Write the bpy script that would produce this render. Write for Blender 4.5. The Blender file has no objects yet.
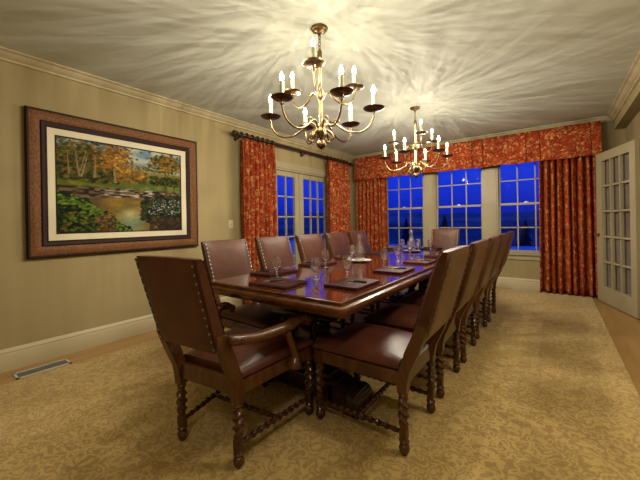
import bpy, bmesh, math, random
import numpy as np
from mathutils import Vector, Matrix
PI = math.pi
random.seed(7)
S = bpy.context.scene
COL = S.collection

# ------------------------------------------------------------------ materials
def new_mat(name):
    m = bpy.data.materials.new(name); m.use_nodes = True
    nt = m.node_tree; nt.nodes.clear()
    out = nt.nodes.new('ShaderNodeOutputMaterial')
    return m, nt, out
def nd(nt, typ, **k):
    n = nt.nodes.new(typ)
    for a, v in k.items():
        if a.startswith('i_'):
            n.inputs[a[2:].replace('_', ' ')].default_value = v
        else: setattr(n, a, v)
    return n
def lk(nt, a, b): nt.links.new(a, b)
def rgba(c): return (c[0], c[1], c[2], 1.0)
def ramp(nt, fac, stops, interp='LINEAR'):
    r = nt.nodes.new('ShaderNodeValToRGB'); r.color_ramp.interpolation = interp
    e = r.color_ramp.elements
    while len(e) > 1: e.remove(e[0])
    e[0].position = stops[0][0]; e[0].color = rgba(stops[0][1])
    for p, c in stops[1:]:
        x = e.new(p); x.color = rgba(c)
    lk(nt, fac, r.inputs['Fac']); return r
def principled(nt, out, color=None, rough=.5, metal=0, coat=0, coat_rough=.05, spec=.5, sheen=0):
    p = nt.nodes.new('ShaderNodeBsdfPrincipled')
    if color is not None: p.inputs['Base Color'].default_value = rgba(color)
    p.inputs['Roughness'].default_value = rough
    p.inputs['Metallic'].default_value = metal
    p.inputs['Coat Weight'].default_value = coat
    p.inputs['Coat Roughness'].default_value = coat_rough
    p.inputs['Specular IOR Level'].default_value = spec
    p.inputs['Sheen Weight'].default_value = sheen
    lk(nt, p.outputs[0], out.inputs[0]); return p
def coords(nt, which='Object', scale=(1, 1, 1), rot=(0, 0, 0)):
    tc = nt.nodes.new('ShaderNodeTexCoord'); mp = nt.nodes.new('ShaderNodeMapping')
    mp.inputs['Scale'].default_value = scale; mp.inputs['Rotation'].default_value = rot
    lk(nt, tc.outputs[which], mp.inputs[0]); return mp.outputs[0]
def noise(nt, vec, scale, detail=3, rough=.5, dist=0):
    n = nt.nodes.new('ShaderNodeTexNoise')
    n.inputs['Scale'].default_value = scale; n.inputs['Detail'].default_value = detail
    n.inputs['Roughness'].default_value = rough; n.inputs['Distortion'].default_value = dist
    lk(nt, vec, n.inputs['Vector']); return n
def bump(nt, h, p, strength=.3, dist=.01):
    b = nt.nodes.new('ShaderNodeBump'); b.inputs['Strength'].default_value = strength
    b.inputs['Distance'].default_value = dist
    lk(nt, h, b.inputs['Height']); lk(nt, b.outputs[0], p.inputs['Normal'])
def mathn(nt, op, a, b=None, c=None):
    m = nt.nodes.new('ShaderNodeMath'); m.operation = op
    for i, v in enumerate((a, b, c)):
        if v is None: continue
        if isinstance(v, (int, float)): m.inputs[i].default_value = v
        else: lk(nt, v, m.inputs[i])
    return m.outputs[0]

def simple(name, color, rough=.5, **k):
    m, nt, out = new_mat(name); principled(nt, out, color, rough, **k); return m
def mottled(name, c1, c2, scale, rough, detail=4, bstr=.1, bdist=.002, stretch=(1, 1, 1), lo=.35, hi=.65, **k):
    m, nt, out = new_mat(name); p = principled(nt, out, None, rough, **k)
    v = coords(nt, 'Object', stretch); n = noise(nt, v, scale, detail)
    r = ramp(nt, n.outputs['Fac'], [(lo, c1), (hi, c2)]); lk(nt, r.outputs[0], p.inputs['Base Color'])
    if bstr: bump(nt, n.outputs['Fac'], p, bstr, bdist)
    return m

M = {}
# painted wall, faint vertical strie
m, nt, out = new_mat('wall_paint'); p = principled(nt, out, None, .75, spec=.25)
v = coords(nt, 'Object', (1, 1, .03)); n = noise(nt, v, 9, 3, .5)
v2 = coords(nt, 'Object', (1, 1, .02)); n2 = noise(nt, v2, 2.3, 2)
a = mathn(nt, 'ADD', mathn(nt, 'MULTIPLY', n.outputs['Fac'], .5), mathn(nt, 'MULTIPLY', n2.outputs['Fac'], .5))
r = ramp(nt, a, [(.36, (.268, .205, .094)), (.64, (.308, .242, .117))]); lk(nt, r.outputs[0], p.inputs['Base Color']); M['wall'] = m
M['ceiling'] = mottled('ceiling_paint', (.51, .52, .44), (.55, .56, .475), 3, .85, bstr=0, spec=.2)
M['trim'] = simple('trim_paint', (.38, .31, .175), .5)
M['trim2'] = simple('window_trim_paint', (.31, .26, .15), .5)
# carpet with tone-on-tone scrolls
m, nt, out = new_mat('scroll_carpet'); p = principled(nt, out, None, .95, spec=.1, sheen=.2)
v = coords(nt, 'Object'); nz = noise(nt, v, 9.0, 2, .5)
vm = nd(nt, 'ShaderNodeVectorMath', operation='SCALE'); lk(nt, nz.outputs['Color'], vm.inputs[0]); vm.inputs['Scale'].default_value = .27
va = nd(nt, 'ShaderNodeVectorMath', operation='ADD'); lk(nt, v, va.inputs[0]); lk(nt, vm.outputs[0], va.inputs[1])
vo = nd(nt, 'ShaderNodeTexVoronoi', feature='F1'); vo.inputs['Scale'].default_value = 12; lk(nt, va.outputs[0], vo.inputs['Vector'])
s1 = mathn(nt, 'SINE', mathn(nt, 'MULTIPLY', vo.outputs['Distance'], 17.0))
n3 = noise(nt, v, 20, 3, .6)
sm = mathn(nt, 'ADD', mathn(nt, 'MULTIPLY', s1, .26), mathn(nt, 'MULTIPLY', n3.outputs['Fac'], 1.0))
r = ramp(nt, sm, [(.30, (.36, .225, .050)), (.68, (.545, .370, .108))]); 
nf = noise(nt, v, 260, 2, .6)
mx = nd(nt, 'ShaderNodeMixRGB', blend_type='MULTIPLY'); mx.inputs[0].default_value = .35
lk(nt, r.outputs[0], mx.inputs[1]); lk(nt, nf.outputs['Fac'], mx.inputs[2])
br = nd(nt, 'ShaderNodeBrightContrast'); br.inputs['Bright'].default_value = .03; lk(nt, mx.outputs[0], br.inputs[0])
lk(nt, br.outputs[0], p.inputs['Base Color'])
hb = mathn(nt, 'ADD', sm, mathn(nt, 'MULTIPLY', nf.outputs['Fac'], .5)); bump(nt, hb, p, .35, .006); M['carpet'] = m
# woods
def wood(name, c1, c2, rough, scale=14, stretch=(8, 8, .9), coat=.0, bstr=.05, spec=.5):
    m, nt, out = new_mat(name); p = principled(nt, out, None, rough, coat=coat, spec=spec)
    v = coords(nt, 'Object', stretch); n = noise(nt, v, scale / 8, 6, .62, .6)
    r = ramp(nt, n.outputs['Fac'], [(.3, c1), (.5, tuple((a + b) / 2 for a, b in zip(c1, c2))), (.72, c2)])
    lk(nt, r.outputs[0], p.inputs['Base Color'])
    if bstr: bump(nt, n.outputs['Fac'], p, bstr, .002)
    return m
M['floorwood'] = wood('oak_floor', (.27, .145, .042), (.38, .22, .072), .35, 10, (9, .9, 9))
M['chairwood'] = wood('walnut_frame', (.034, .011, .003), (.120, .044, .011), .24, 18, (7, 7, 1.4))
M['turned'] = wood('turned_walnut', (.024, .007, .002), (.070, .023, .007), .20, 16, (7, 7, 3))
M['tabletop'] = wood('mahogany_top', (.045, .010, .005), (.155, .036, .013), .10, 12, (7, .8, 7), coat=.55, bstr=0)
M['tabledge'] = wood('mahogany_edge', (.045, .014, .004), (.15, .050, .014), .24, 12, (6, 1.2, 6), spec=.35)
M['tablebase'] = wood('dark_pedestal', (.012, .006, .004), (.035, .014, .008), .22, 12, (6, 6, 1.5), coat=.3)
M['rod'] = wood('espresso_rod', (.012, .005, .004), (.045, .016, .010), .3, 12, (6, 2, 6))
# leather
def leather(name, c1, c2, rough, spec=.28):
    m, nt, out = new_mat(name); p = principled(nt, out, None, rough, spec=spec)
    v = coords(nt); n = noise(nt, v, 7, 4, .6)
    r = ramp(nt, n.outputs['Fac'], [(.3, c1), (.68, c2)]); lk(nt, r.outputs[0], p.inputs['Base Color'])
    vo = nd(nt, 'ShaderNodeTexVoronoi'); vo.inputs['Scale'].default_value = 220; lk(nt, v, vo.inputs['Vector'])
    h = mathn(nt, 'ADD', mathn(nt, 'MULTIPLY', vo.outputs['Distance'], .35), n.outputs['Fac'])
    bump(nt, h, p, .12, .004); return m
M['leather'] = leather('brown_leather', (.056, .018, .008), (.100, .034, .015), .42, .22)
M['leatherseat'] = leather('brown_seat_leather', (.062, .017, .009), (.105, .031, .016), .36)
M['sheenleather'] = leather('painted_sheen_leather', (.120, .058, .022), (.185, .098, .040), .38, .4)  # brown leather with the tan wall's reflection put into the colour
M['portfolio'] = leather('burgundy_leather', (.045, .009, .010), (.070, .014, .014), .6, .15)
M['gimp'] = simple('dark_gimp', (.045, .018, .010), .6)
M['nail'] = simple('pewter_nail', (.35, .31, .27), .3, metal=1)
M['gold'] = simple('gold_foil', (.45, .30, .14), .4, metal=.6)
M['brass'] = mottled('aged_brass', (.11, .068, .028), (.23, .155, .070), 18, .36, bstr=.08, metal=1)
M['darkbrass'] = mottled('dark_brass_pan', (.095, .056, .026), (.20, .125, .055), 30, .38, bstr=.08, metal=1)
M['candle'] = simple('candle_sleeve', (.52, .55, .33), .45)
m, nt, out = new_mat('lit_bulb')
em = nd(nt, 'ShaderNodeEmission'); em.inputs['Color'].default_value = (1, .86, .62, 1); em.inputs['Strength'].default_value = 28
tr = nd(nt, 'ShaderNodeBsdfTransparent'); ad = nd(nt, 'ShaderNodeAddShader')
lk(nt, em.outputs[0], ad.inputs[0]); lk(nt, tr.outputs[0], ad.inputs[1]); lk(nt, ad.outputs[0], out.inputs[0]); M['bulb'] = m
# glass
m, nt, out = new_mat('clear_glass'); p = principled(nt, out, (1, 1, 1), .0)
p.inputs['Transmission Weight'].default_value = 1; p.inputs['IOR'].default_value = 1.6
g_ = nd(nt, 'ShaderNodeBsdfGlossy'); g_.inputs['Roughness'].default_value = .22; g_.inputs['Color'].default_value = (1, 1, .97, 1); mx = nd(nt, 'ShaderNodeMixShader'); mx.inputs[0].default_value = .08
lk(nt, p.outputs[0], mx.inputs[1]); lk(nt, g_.outputs[0], mx.inputs[2]); lk(nt, mx.outputs[0], out.inputs[0]); M['glass'] = m
m, nt, out = new_mat('window_pane')
tr = nd(nt, 'ShaderNodeBsdfTransparent'); gl = nd(nt, 'ShaderNodeBsdfGlossy'); gl.inputs['Roughness'].default_value = .0
ge = nd(nt, 'ShaderNodeNewGeometry'); dt = nd(nt, 'ShaderNodeVectorMath', operation='DOT_PRODUCT'); lk(nt, ge.outputs['Incoming'], dt.inputs[0]); lk(nt, ge.outputs['Normal'], dt.inputs[1])
fz = mathn(nt, 'MULTIPLY_ADD', mathn(nt, 'POWER', mathn(nt, 'SUBTRACT', 1.0, mathn(nt, 'ABSOLUTE', dt.outputs['Value'])), 5.0), .8, .010); mxs = nd(nt, 'ShaderNodeMixShader')
lk(nt, fz, mxs.inputs[0]); lk(nt, tr.outputs[0], mxs.inputs[1]); lk(nt, gl.outputs[0], mxs.inputs[2])
lk(nt, mxs.outputs[0], out.inputs[0]); M['pane'] = m
M['white'] = simple('white_ceramic', (.78, .77, .72), .2)
M['vent'] = simple('vent_metal', (.42, .42, .33), .5)
M['ventdark'] = simple('vent_duct', (.11, .115, .085), .8)
M['plate'] = simple('switch_plastic', (.50, .42, .26), .5)
M['pendark'] = simple('pen_green', (.010, .030, .018), .3)
M['pengold'] = simple('pen_tan', (.42, .28, .13), .4)
M['copper'] = mottled('mottled_copper_frame', (.070, .026, .009), (.215, .090, .028), 90, .55, 5, .25, .002, spec=.15, lo=.32, hi=.68)
M['framedark'] = simple('dark_frame_molding', (.022, .008, .006), .6, spec=.15)
M['liner'] = simple('linen_liner', (.60, .53, .36), .8)
M['snow'] = mottled('snow', (.62, .66, .72), (.80, .84, .88), .5, .8, bstr=0)
M['forest'] = mottled('forest_hill', (.06, .08, .09), (.16, .19, .21), .03, .95, bstr=0)
M['farhill'] = mottled('snowy_hazy_hills', (.15, .17, .19), (.42, .45, .48), .006, .95, bstr=0, stretch=(1, 1, 5), lo=.45, hi=.75)  # snow patches, plus distance haze put into the paler bluish colour
M['pine'] = simple('pine_needles', (.02, .03, .03), .9)
M['bark'] = simple('bark', (.03, .02, .015), .9)
M['lock'] = simple('sash_lock_metal', (.75, .72, .62), .3, metal=.6)
# red floral fabrics (UV in metres)
def floral(name, base, base2, gold, scale):
    m, nt, out = new_mat(name); p = principled(nt, out, None, .8, spec=.12)
    v = coords(nt, 'UV'); nz = noise(nt, v, 9, 2)
    vm = nd(nt, 'ShaderNodeVectorMath', operation='SCALE'); lk(nt, nz.outputs['Color'], vm.inputs[0]); vm.inputs['Scale'].default_value = .09
    va = nd(nt, 'ShaderNodeVectorMath', operation='ADD'); lk(nt, v, va.inputs[0]); lk(nt, vm.outputs[0], va.inputs[1])
    vo = nd(nt, 'ShaderNodeTexVoronoi', feature='F1'); vo.inputs['Scale'].default_value = scale; lk(nt, va.outputs[0], vo.inputs['Vector'])
    n = noise(nt, va.outputs[0], scale * 2.1, 3, .6)
    # petals: ring-like flowers, broken up
    pet = mathn(nt, 'MULTIPLY', mathn(nt, 'COMPARE', vo.outputs['Distance'], .20, .17), mathn(nt, 'GREATER_THAN', n.outputs['Fac'], .50))
    n2 = noise(nt, va.outputs[0], scale * .8, 2, .5, 1.2)
    vine = mathn(nt, 'COMPARE', n2.outputs['Fac'], .5, .018)
    tot = mathn(nt, 'MAXIMUM', pet, mathn(nt, 'MULTIPLY', vine, .7))
    nb = noise(nt, v, 5, 3); rb = ramp(nt, nb.outputs['Fac'], [(.35, base), (.65, base2)])
    mx = nd(nt, 'ShaderNodeMixRGB'); lk(nt, mathn(nt, 'MULTIPLY', tot, .72), mx.inputs[0]); lk(nt, rb.outputs[0], mx.inputs[1]); mx.inputs[2].default_value = rgba(gold)
    lk(nt, mx.outputs[0], p.inputs['Base Color'])
    w = noise(nt, v, 400, 1); bump(nt, w.outputs['Fac'], p, .15, .001)
    return m
M['floral'] = floral('red_floral_fabric', (.20, .019, .006), (.29, .036, .009), (.56, .31, .095), 15)
# sheer
m, nt, out = new_mat('sheer_fabric')
df = nd(nt, 'ShaderNodeBsdfDiffuse'); df.inputs[0].default_value = (.26, .23, .19, 1); tr = nd(nt, 'ShaderNodeBsdfTranslucent'); tr.inputs[0].default_value = (.22, .20, .17, 1)
tp = nd(nt, 'ShaderNodeBsdfTransparent'); m1 = nd(nt, 'ShaderNodeMixShader'); m2 = nd(nt, 'ShaderNodeMixShader'); m1.inputs[0].default_value = .35; m2.inputs[0].default_value = .2
lk(nt, df.outputs[0], m1.inputs[1]); lk(nt, tr.outputs[0], m1.inputs[2]); lk(nt, m1.outputs[0], m2.inputs[1]); lk(nt, tp.outputs[0], m2.inputs[2]); lk(nt, m2.outputs[0], out.inputs[0]); M['sheer'] = m
m, nt, out = new_mat('oil_painting'); p = principled(nt, out, None, .7, spec=.12)
at = nd(nt, 'ShaderNodeVertexColor', layer_name='paint'); lk(nt, at.outputs[0], p.inputs['Base Color'])
v = coords(nt); n = noise(nt, v, 120, 3); bump(nt, n.outputs['Fac'], p, .12, .001); M['oil'] = m

# ------------------------------------------------------------------ mesh helpers
def link(name, bm, mat, parent=None, smooth=35, loc=None, mats=None):
    me = bpy.data.meshes.new(name)
    bmesh.ops.recalc_face_normals(bm, faces=bm.faces[:])
    bm.to_mesh(me); bm.free()
    for q in (mats or [mat]): me.materials.append(q)
    if smooth:
        for q in me.polygons: q.use_smooth = True
        me.set_sharp_from_angle(angle=math.radians(smooth))
    o = bpy.data.objects.new(name, me); COL.objects.link(o)
    if parent: o.parent = parent
    if loc: o.location = loc
    return o
def empty(name, label, cat, loc=(0, 0, 0), rz=0, group=None):
    o = bpy.data.objects.new(name, None); COL.objects.link(o); o.empty_display_size = .1
    o.location = loc; o.rotation_euler = (0, 0, rz); tag(o, label, cat, group); return o
def tag(o, label, cat, group=None):
    o['label'] = label; o['category'] = cat
    if group: o['group'] = group
    return o
def struct(o, label=None):
    o['kind'] = 'structure'
    if label: o['label'] = label
    return o
def dup(root, loc, rz, label, group=None):
    r = root.copy(); COL.objects.link(r); r.location = loc; r.rotation_euler = (0, 0, rz); r['label'] = label
    if group: r['group'] = group
    for ch in list(root.children):
        c = ch.copy(); COL.objects.link(c); c.parent = r
        for g in ch.children:
            d = g.copy(); COL.objects.link(d); d.parent = c
    return r
def box(bm, lo, hi, bev=0, mat=None, mi=0):
    lo, hi = Vector(lo), Vector(hi); c = (lo + hi) / 2; s = hi - lo
    mm = Matrix.Translation(c) @ Matrix.Diagonal((abs(s.x), abs(s.y), abs(s.z), 1))
    if mat is not None: mm = mat @ mm
    g = bmesh.ops.create_cube(bm, size=1, matrix=mm)
    vs = g['verts']
    if mi:
        for f in {f for v in vs for f in v.link_faces}: f.material_index = mi
    if bev:
        es = list({e for v in vs for e in v.link_edges})
        bmesh.ops.bevel(bm, geom=es, offset=bev, segments=2, affect='EDGES', profile=.6)
    return vs
def rings(bm, RR, closed_loop=True, cap=True):
    vr = [[bm.verts.new(p) for p in r] for r in RR]; n = len(vr[0])
    for a, b in zip(vr, vr[1:]):
        for i in range(n if closed_loop else n - 1):
            j = (i + 1) % n
            bm.faces.new((a[i], a[j], b[j], b[i]))
    if cap and closed_loop:
        bm.faces.new(vr[0][::-1]); bm.faces.new(vr[-1])
    return vr
def lathe(bm, prof, c=(0, 0, 0), seg=24, mat=None):
    vr = []
    for r, z in prof:
        if r < 1e-5: q = [Vector((c[0], c[1], c[2] + z))]
        else: q = [Vector((c[0] + r * math.cos(2 * PI * i / seg), c[1] + r * math.sin(2 * PI * i / seg), c[2] + z)) for i in range(seg)]
        if mat is not None: q = [mat @ x for x in q]
        vr.append([bm.verts.new(x) for x in q])
    for a, b in zip(vr, vr[1:]):
        if len(a) == 1 and len(b) == 1: continue
        for i in range(seg):
            j = (i + 1) % seg
            if len(a) == 1: bm.faces.new((a[0], b[j], b[i]))
            elif len(b) == 1: bm.faces.new((a[i], a[j], b[0]))
            else: bm.faces.new((a[i], a[j], b[j], b[i]))
def frames(path):
    P = [Vector(p) for p in path]; T = []
    for i in range(len(P)):
        a = P[max(0, i - 1)]; b = P[min(len(P) - 1, i + 1)]; T.append((b - a).normalized())
    up = Vector((0, 0, 1)) if abs(T[0].z) < .9 else Vector((1, 0, 0))
    n = (up - T[0] * up.dot(T[0])).normalized(); N = [n]
    for i in range(1, len(P)):
        n = (N[-1] - T[i] * N[-1].dot(T[i])).normalized(); N.append(n)
    return P, T, N
def tube(bm, path, rad, seg=8, flat=1.0):
    P, T, N = frames(path); R = []
    for i, (p, t, n) in enumerate(zip(P, T, N)):
        b = t.cross(n); r = rad[i] if isinstance(rad, (list, tuple)) else rad
        R.append([p + (n * math.cos(2 * PI * k / seg) * flat + b * math.sin(2 * PI * k / seg)) * r for k in range(seg)])
    rings(bm, R)
def smooth_path(pts, n=8):
    P = [Vector(p) for p in pts]; P = [P[0] * 2 - P[1]] + P + [P[-1] * 2 - P[-2]]; o = []
    for i in range(1, len(P) - 2):
        for k in range(n):
            t = k / n; a, b, c, d = P[i - 1:i + 3]
            o.append(.5 * ((2 * b) + (c - a) * t + (2 * a - 5 * b + 4 * c - d) * t * t + (3 * b - a - 3 * c + d) * t ** 3))
    o.append(P[-2]); return o
def twist(bm, a, b, r, turns, seg=14, lobes=2, amp=.34, hand=1, taper=.8, n=None):
    """barley-twist spindle between two points, narrowing a little at its ends"""
    a, b = Vector(a), Vector(b); L = (b - a).length; n = n or max(12, int(turns * 11)); t = (b - a).normalized()
    up = Vector((0, 0, 1)) if abs(t.z) < .9 else Vector((1, 0, 0)); u = (up - t * up.dot(t)).normalized(); w = t.cross(u); R = []
    for i in range(n + 1):
        s = i / n; env = taper + (1 - taper) * math.sin(PI * s); e2 = min(1, s * 9, (1 - s) * 9); ring = []
        for k in range(seg):
            th = 2 * PI * k / seg
            rr = r * env * (1 + amp * e2 * math.cos(lobes * (th - hand * 2 * PI * turns * s)))
            ring.append(a + t * (L * s) + (u * math.cos(th) + w * math.sin(th)) * rr)
        R.append(ring)
    rings(bm, R)
def sweep(bm, path, prof, closed, fn, mi=None):
    """path: 2D points; prof: (offset to the left of travel, height); mitred corners; fn(x, y, h) -> 3D"""
    n = len(path); R = []
    for i in range(n):
        p = Vector(path[i]); a = Vector(path[(i - 1) % n]); b = Vector(path[(i + 1) % n])
        d1 = (p - a).normalized() if (closed or i > 0) else (b - p).normalized()
        d2 = (b - p).normalized() if (closed or i < n - 1) else d1
        n1 = Vector((-d1.y, d1.x)); n2 = Vector((-d2.y, d2.x)); m = n1 + n2; m = m / max(1e-6, m.dot(n1))
        R.append([fn(p.x + m.x * o, p.y + m.y * o, h) for o, h in prof])
    vr = [[bm.verts.new(q) for q in r] for r in R]; k = len(prof)
    for i in range(n if closed else n - 1):
        a, b = vr[i], vr[(i + 1) % n]
        for j in range(k):
            jj = (j + 1) % k
            f = bm.faces.new((a[j], a[jj], b[jj], b[j]))
            if mi: f.material_index = mi[j]
    if not closed: bm.faces.new(vr[0][::-1]); bm.faces.new(vr[-1])
XY = lambda x, y, h: Vector((x, y, h))

# ------------------------------------------------------------------ room dimensions
H = 2.625; XW = 4.455; YN = -7.6    # right wall, near wall behind the camera
T = .16
def B(name, boxes, mat, parent=None, bev=0, smooth=None, m=None):
    bm = bmesh.new()
    for lo, hi in boxes: box(bm, lo, hi, bev, m)
    return link(name, bm, mat, parent, smooth)
struct(B('floor', [((-T, YN - T, -.12), (XW + T, T, 0))], M['floorwood']))
cp = B('carpet', [((.32, -7.3, 0), (4.05, -.10, .006))], M['carpet']); tag(cp, 'gold carpet with tone-on-tone scroll pattern laid over the wood floor', 'carpet')
struct(B('ceiling', [((-T, YN - T, H), (XW + T, T, H + .12))], M['ceiling']))
# left wall with french-door opening
DY0, DY1, DZ = -2.80, -.93, 2.08
struct(B('wall_left', [((-T, YN - T, 0), (0, DY0, H)), ((-T, DY1, 0), (0, T, H)), ((-T, DY0, DZ), (0, DY1, H))], M['wall']))
WX = [(.789, 1.536), (1.835, 2.582), (2.881, 3.628)]; WZ0, WZ1 = .648, 2.20; pad = .055
xs = [0] + [q for a, b in WX for q in (a - pad, b + pad)] + [XW + T]
bx = [((xs[i], 0, 0), (xs[i + 1], T, H)) for i in range(0, len(xs), 2)]
bx += [((a - pad, 0, 0), (b + pad, T, WZ0 - .06)) for a, b in WX] + [((a - pad, 0, WZ1 + .05), (b + pad, T, H)) for a, b in WX]
struct(B('wall_back', bx, M['wall']))
struct(B('wall_right', [((XW, YN - T, 0), (XW + T, 0, H))], M['wall']))
struct(B('wall_near', [((0, YN - T, 0), (XW, YN, H))], M['wall']))
# soffit box along the right wall
struct(B('trim_7', [((4.33, YN, 2.425), (XW, 0, H))], M['wall']), 'boxed soffit running along the top of the right wall')
# crown, baseboards
crown = [(0, H), (.085, H), (.085, H - .012), (.062, H - .022), (.050, H - .040), (.030, H - .055), (.018, H - .062), (.018, H - .078), (.006, H - .084), (0, H - .084)]
def crown_run(name, path):
    bm = bmesh.new(); sweep(bm, path, crown, False, XY); return struct(link(name, bm, M['trim'], None, 30))
crown_run('trim_1', [(0, 0), (0, YN)]) ; crown_run('trim_2', [(4.33, 0), (0, 0)]); crown_run('trim_3', [(4.33, YN), (4.33, 0)])
base = [(0, 0), (.020, 0), (.020, .135), (.015, .145), (.017, .155), (.010, .172), (.004, .182), (0, .182)]
def base_run(name, path):
    bm = bmesh.new(); sweep(bm, path, base, False, XY); return struct(link(name, bm, M['trim'], None, 30))
base_run('baseboard_left', [(0, -2.9), (0, YN)]); base_run('baseboard_left', [(0, 0), (0, -.83)])
base_run('baseboard_back', [(XW, 0), (0, 0)]); base_run('baseboard_right', [(XW, -1.15), (XW, 0)])
# windows
cas = []
for i, (a, b) in enumerate(WX):
    w = empty('window_%d' % (i + 1), '', 'window'); del w['label']; del w['category']; w['kind'] = 'structure'
    cas_l = a - pad; cas_r = b + pad
    # jambs + tracks
    B('window_frame', [((cas_l, -.005, WZ0 - .05), (a - .028, T, WZ1 + .05)), ((b + .028, -.005, WZ0 - .05), (cas_r, T, WZ1 + .05)), ((cas_l, 0, WZ1 + .03), (cas_r, T, WZ1 + .06))], M['trim2'], w)
    zm = 1.42
    for nm, z0, z1, yy in (('lower_sash', WZ0, zm - .018, .030), ('upper_sash', zm + .018, WZ1, .062)):
        bxs = [((a - .028, yy, z0 - .04), (a, yy + .03, z1 + .018)), ((b, yy, z0 - .04), (b + .028, yy + .03, z1 + .018)),
               ((a - .028, yy, z1), (b + .028, yy + .03, z1 + .036)), ((a - .028, yy, z0 - (.05 if z0 < 1 else .036)), (b + .028, yy + .03, z0))]
        pw = (b - a) / 3
        for k in (1, 2): bxs.append(((a + k * pw - .009, yy + .006, z0), (a + k * pw + .009, yy + .026, z1)))
        zz = (z0 + z1) / 2; bxs.append(((a, yy + .006, zz - .009), (b, yy + .026, zz + .009)))
        s = B(nm, bxs, M['trim2'], w)
        B('pane', [((a, yy + .014, z0), (b, yy + .018, z1))], M['pane'], s)
    bm = bmesh.new(); cx = (a + b) / 2
    box(bm, (cx - .028, .012, zm + .018), (cx + .028, .045, zm + .026), .002); lathe(bm, [(0, .0), (.014, 0), (.014, .01), (0, .012)], (cx, .03, zm + .026), 12)
    link('sash_lock', bm, M['lock'], w)
# casing: wide mullions between the windows + head
bxs = []
for x0, x1 in ((.62, .734), (1.591, 1.780), (2.637, 2.826), (3.683, 3.80)):
    bxs += [((x0, -.022, WZ0 - .05), (x1, 0, WZ1 + .10)), ((x0 + .03, -.028, WZ0 - .05), (x1 - .03, -.018, WZ1 + .1))]
bxs.append(((.60, -.024, WZ1 + .05), (3.82, 0, WZ1 + .16)))
struct(B('trim_4', bxs, M['trim2']), 'painted casing between and around the back windows')
struct(B('window_sill', [((.58, -.055, WZ0 - .075), (3.84, .03, WZ0 - .045)), ((.62, -.02, WZ0 - .155), (3.80, 0, WZ0 - .075))], M['trim2']))
# left french doors
d = empty('door_1', '', ''); del d['label']; del d['category']; d['kind'] = 'structure'
B('door_frame', [((-T, DY0, 0), (.0, DY0 + .035, DZ)), ((-T, DY1 - .035, 0), (0, DY1, DZ)), ((-T, DY0, DZ - .03), (0, DY1, DZ))], M['trim2'], d)
bm = bmesh.new(); sweep(bm, [(DY0, 0), (DY0, DZ), (DY1, DZ), (DY1, 0)], [(0, 0), (.0, .016), (.02, .020), (.075, .024), (.095, .030), (.10, .030), (.10, 0)], False, lambda a, b, h: Vector((h, a, b)))
struct(link('trim_5', bm, M['trim2'], None, 30), 'painted casing around the left french doors')
ym = (DY0 + DY1) / 2
for k, (y0, y1) in enumerate(((DY0 + .035, ym - .003), (ym + .003, DY1 - .035))):
    g0, g1 = y0 + .115, y1 - .115; z0, z1 = .25, 1.96
    bxs = [((-.075, y0, .01), (-.03, g0, DZ - .035)), ((-.075, g1, .01), (-.03, y1, DZ - .035)), ((-.075, g0, .01), (-.03, g1, z0)), ((-.075, g0, z1), (-.03, g1, DZ - .035))]
    for j in (1, 2): yy = g0 + (g1 - g0) * j / 3; bxs.append(((-.066, yy - .011, z0), (-.034, yy + .011, z1)))
    for j in range(1, 5): zz = z0 + (z1 - z0) * j / 5; bxs.append(((-.066, g0, zz - .011), (-.034, g1, zz + .011)))
    lf = B('door_leaf', bxs, M['trim2'], d)
    B('pane', [((-.052, g0, z0), (-.047, g1, z1))], M['pane'], lf)
bm = bmesh.new(); lathe(bm, [(0, 0), (.012, 0), (.010, .03), (.024, .04), (.026, .055), (.015, .066), (0, .068)], mat=Matrix.Translation((-.03, ym + .06, .95)) @ Matrix.Rotation(PI / 2, 4, 'Y'))
link('door_knob', bm, M['brass'], d)
# open french door at right: local x along the leaf from free edge to hinge
ang = math.atan2(-.872, .259)
d2 = empty('door_2', '', '', (4.122, -.278, 0), ang); del d2['label']; del d2['category']; d2['kind'] = 'structure'
L = .93; g0, g1, z0, z1 = .145, .815, .23, 1.93
bxs = [((0, -.022, .012), (g0, .022, 2.045)), ((g1, -.022, .012), (L, .022, 2.045)), ((g0, -.022, .012), (g1, .022, z0)), ((g0, -.022, z1), (g1, .022, 2.045))]
for j in (1, 2): xx = g0 + (g1 - g0) * j / 3; bxs.append(((xx - .012, -.017, z0), (xx + .012, .017, z1)))
for j in range(1, 5): zz = z0 + (z1 - z0) * j / 5; bxs.append(((g0, -.017, zz - .012), (g1, .017, zz + .012)))
lf = B('door_leaf', bxs, M['trim2'], d2)
B('pane', [((g0, -.003, z0), (g1, .001, z1))], M['pane'], lf)
bm = bmesh.new(); R = []
for i in range(161):
    s = i / 160; R.append([Vector((g0 - .02 + (g1 - g0 + .04) * s, .034 + .007 * math.sin(s * 95) + .003 * math.sin(s * 41), z)) for z in (z0 - .03, 1.1, z1 + .03)])
rings(bm, R, False, False); link('sheer_panel', bm, M['sheer'], d2)
bm = bmesh.new()
for sg in (-1, 1): lathe(bm, [(0, 0), (.022, 0), (.022, .006), (.008, .012), (.008, .032), (.020, .040), (.022, .052), (.012, .062), (0, .064)], mat=Matrix.Translation((.06, sg * .022, .93)) @ Matrix.Rotation(-sg * PI / 2, 4, 'X'), seg=16)
link('door_knob', bm, M['brass'], d2)
struct(B('trim_6', [((XW - .03, -1.20, 0), (XW, -1.13, 2.12)), ((XW - .03, -2.20, 0), (XW, -2.13, 2.12)), ((XW - .03, -2.20, 2.05), (XW, -1.13, 2.12))], M['trim']), 'painted doorway casing on the right wall')

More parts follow.
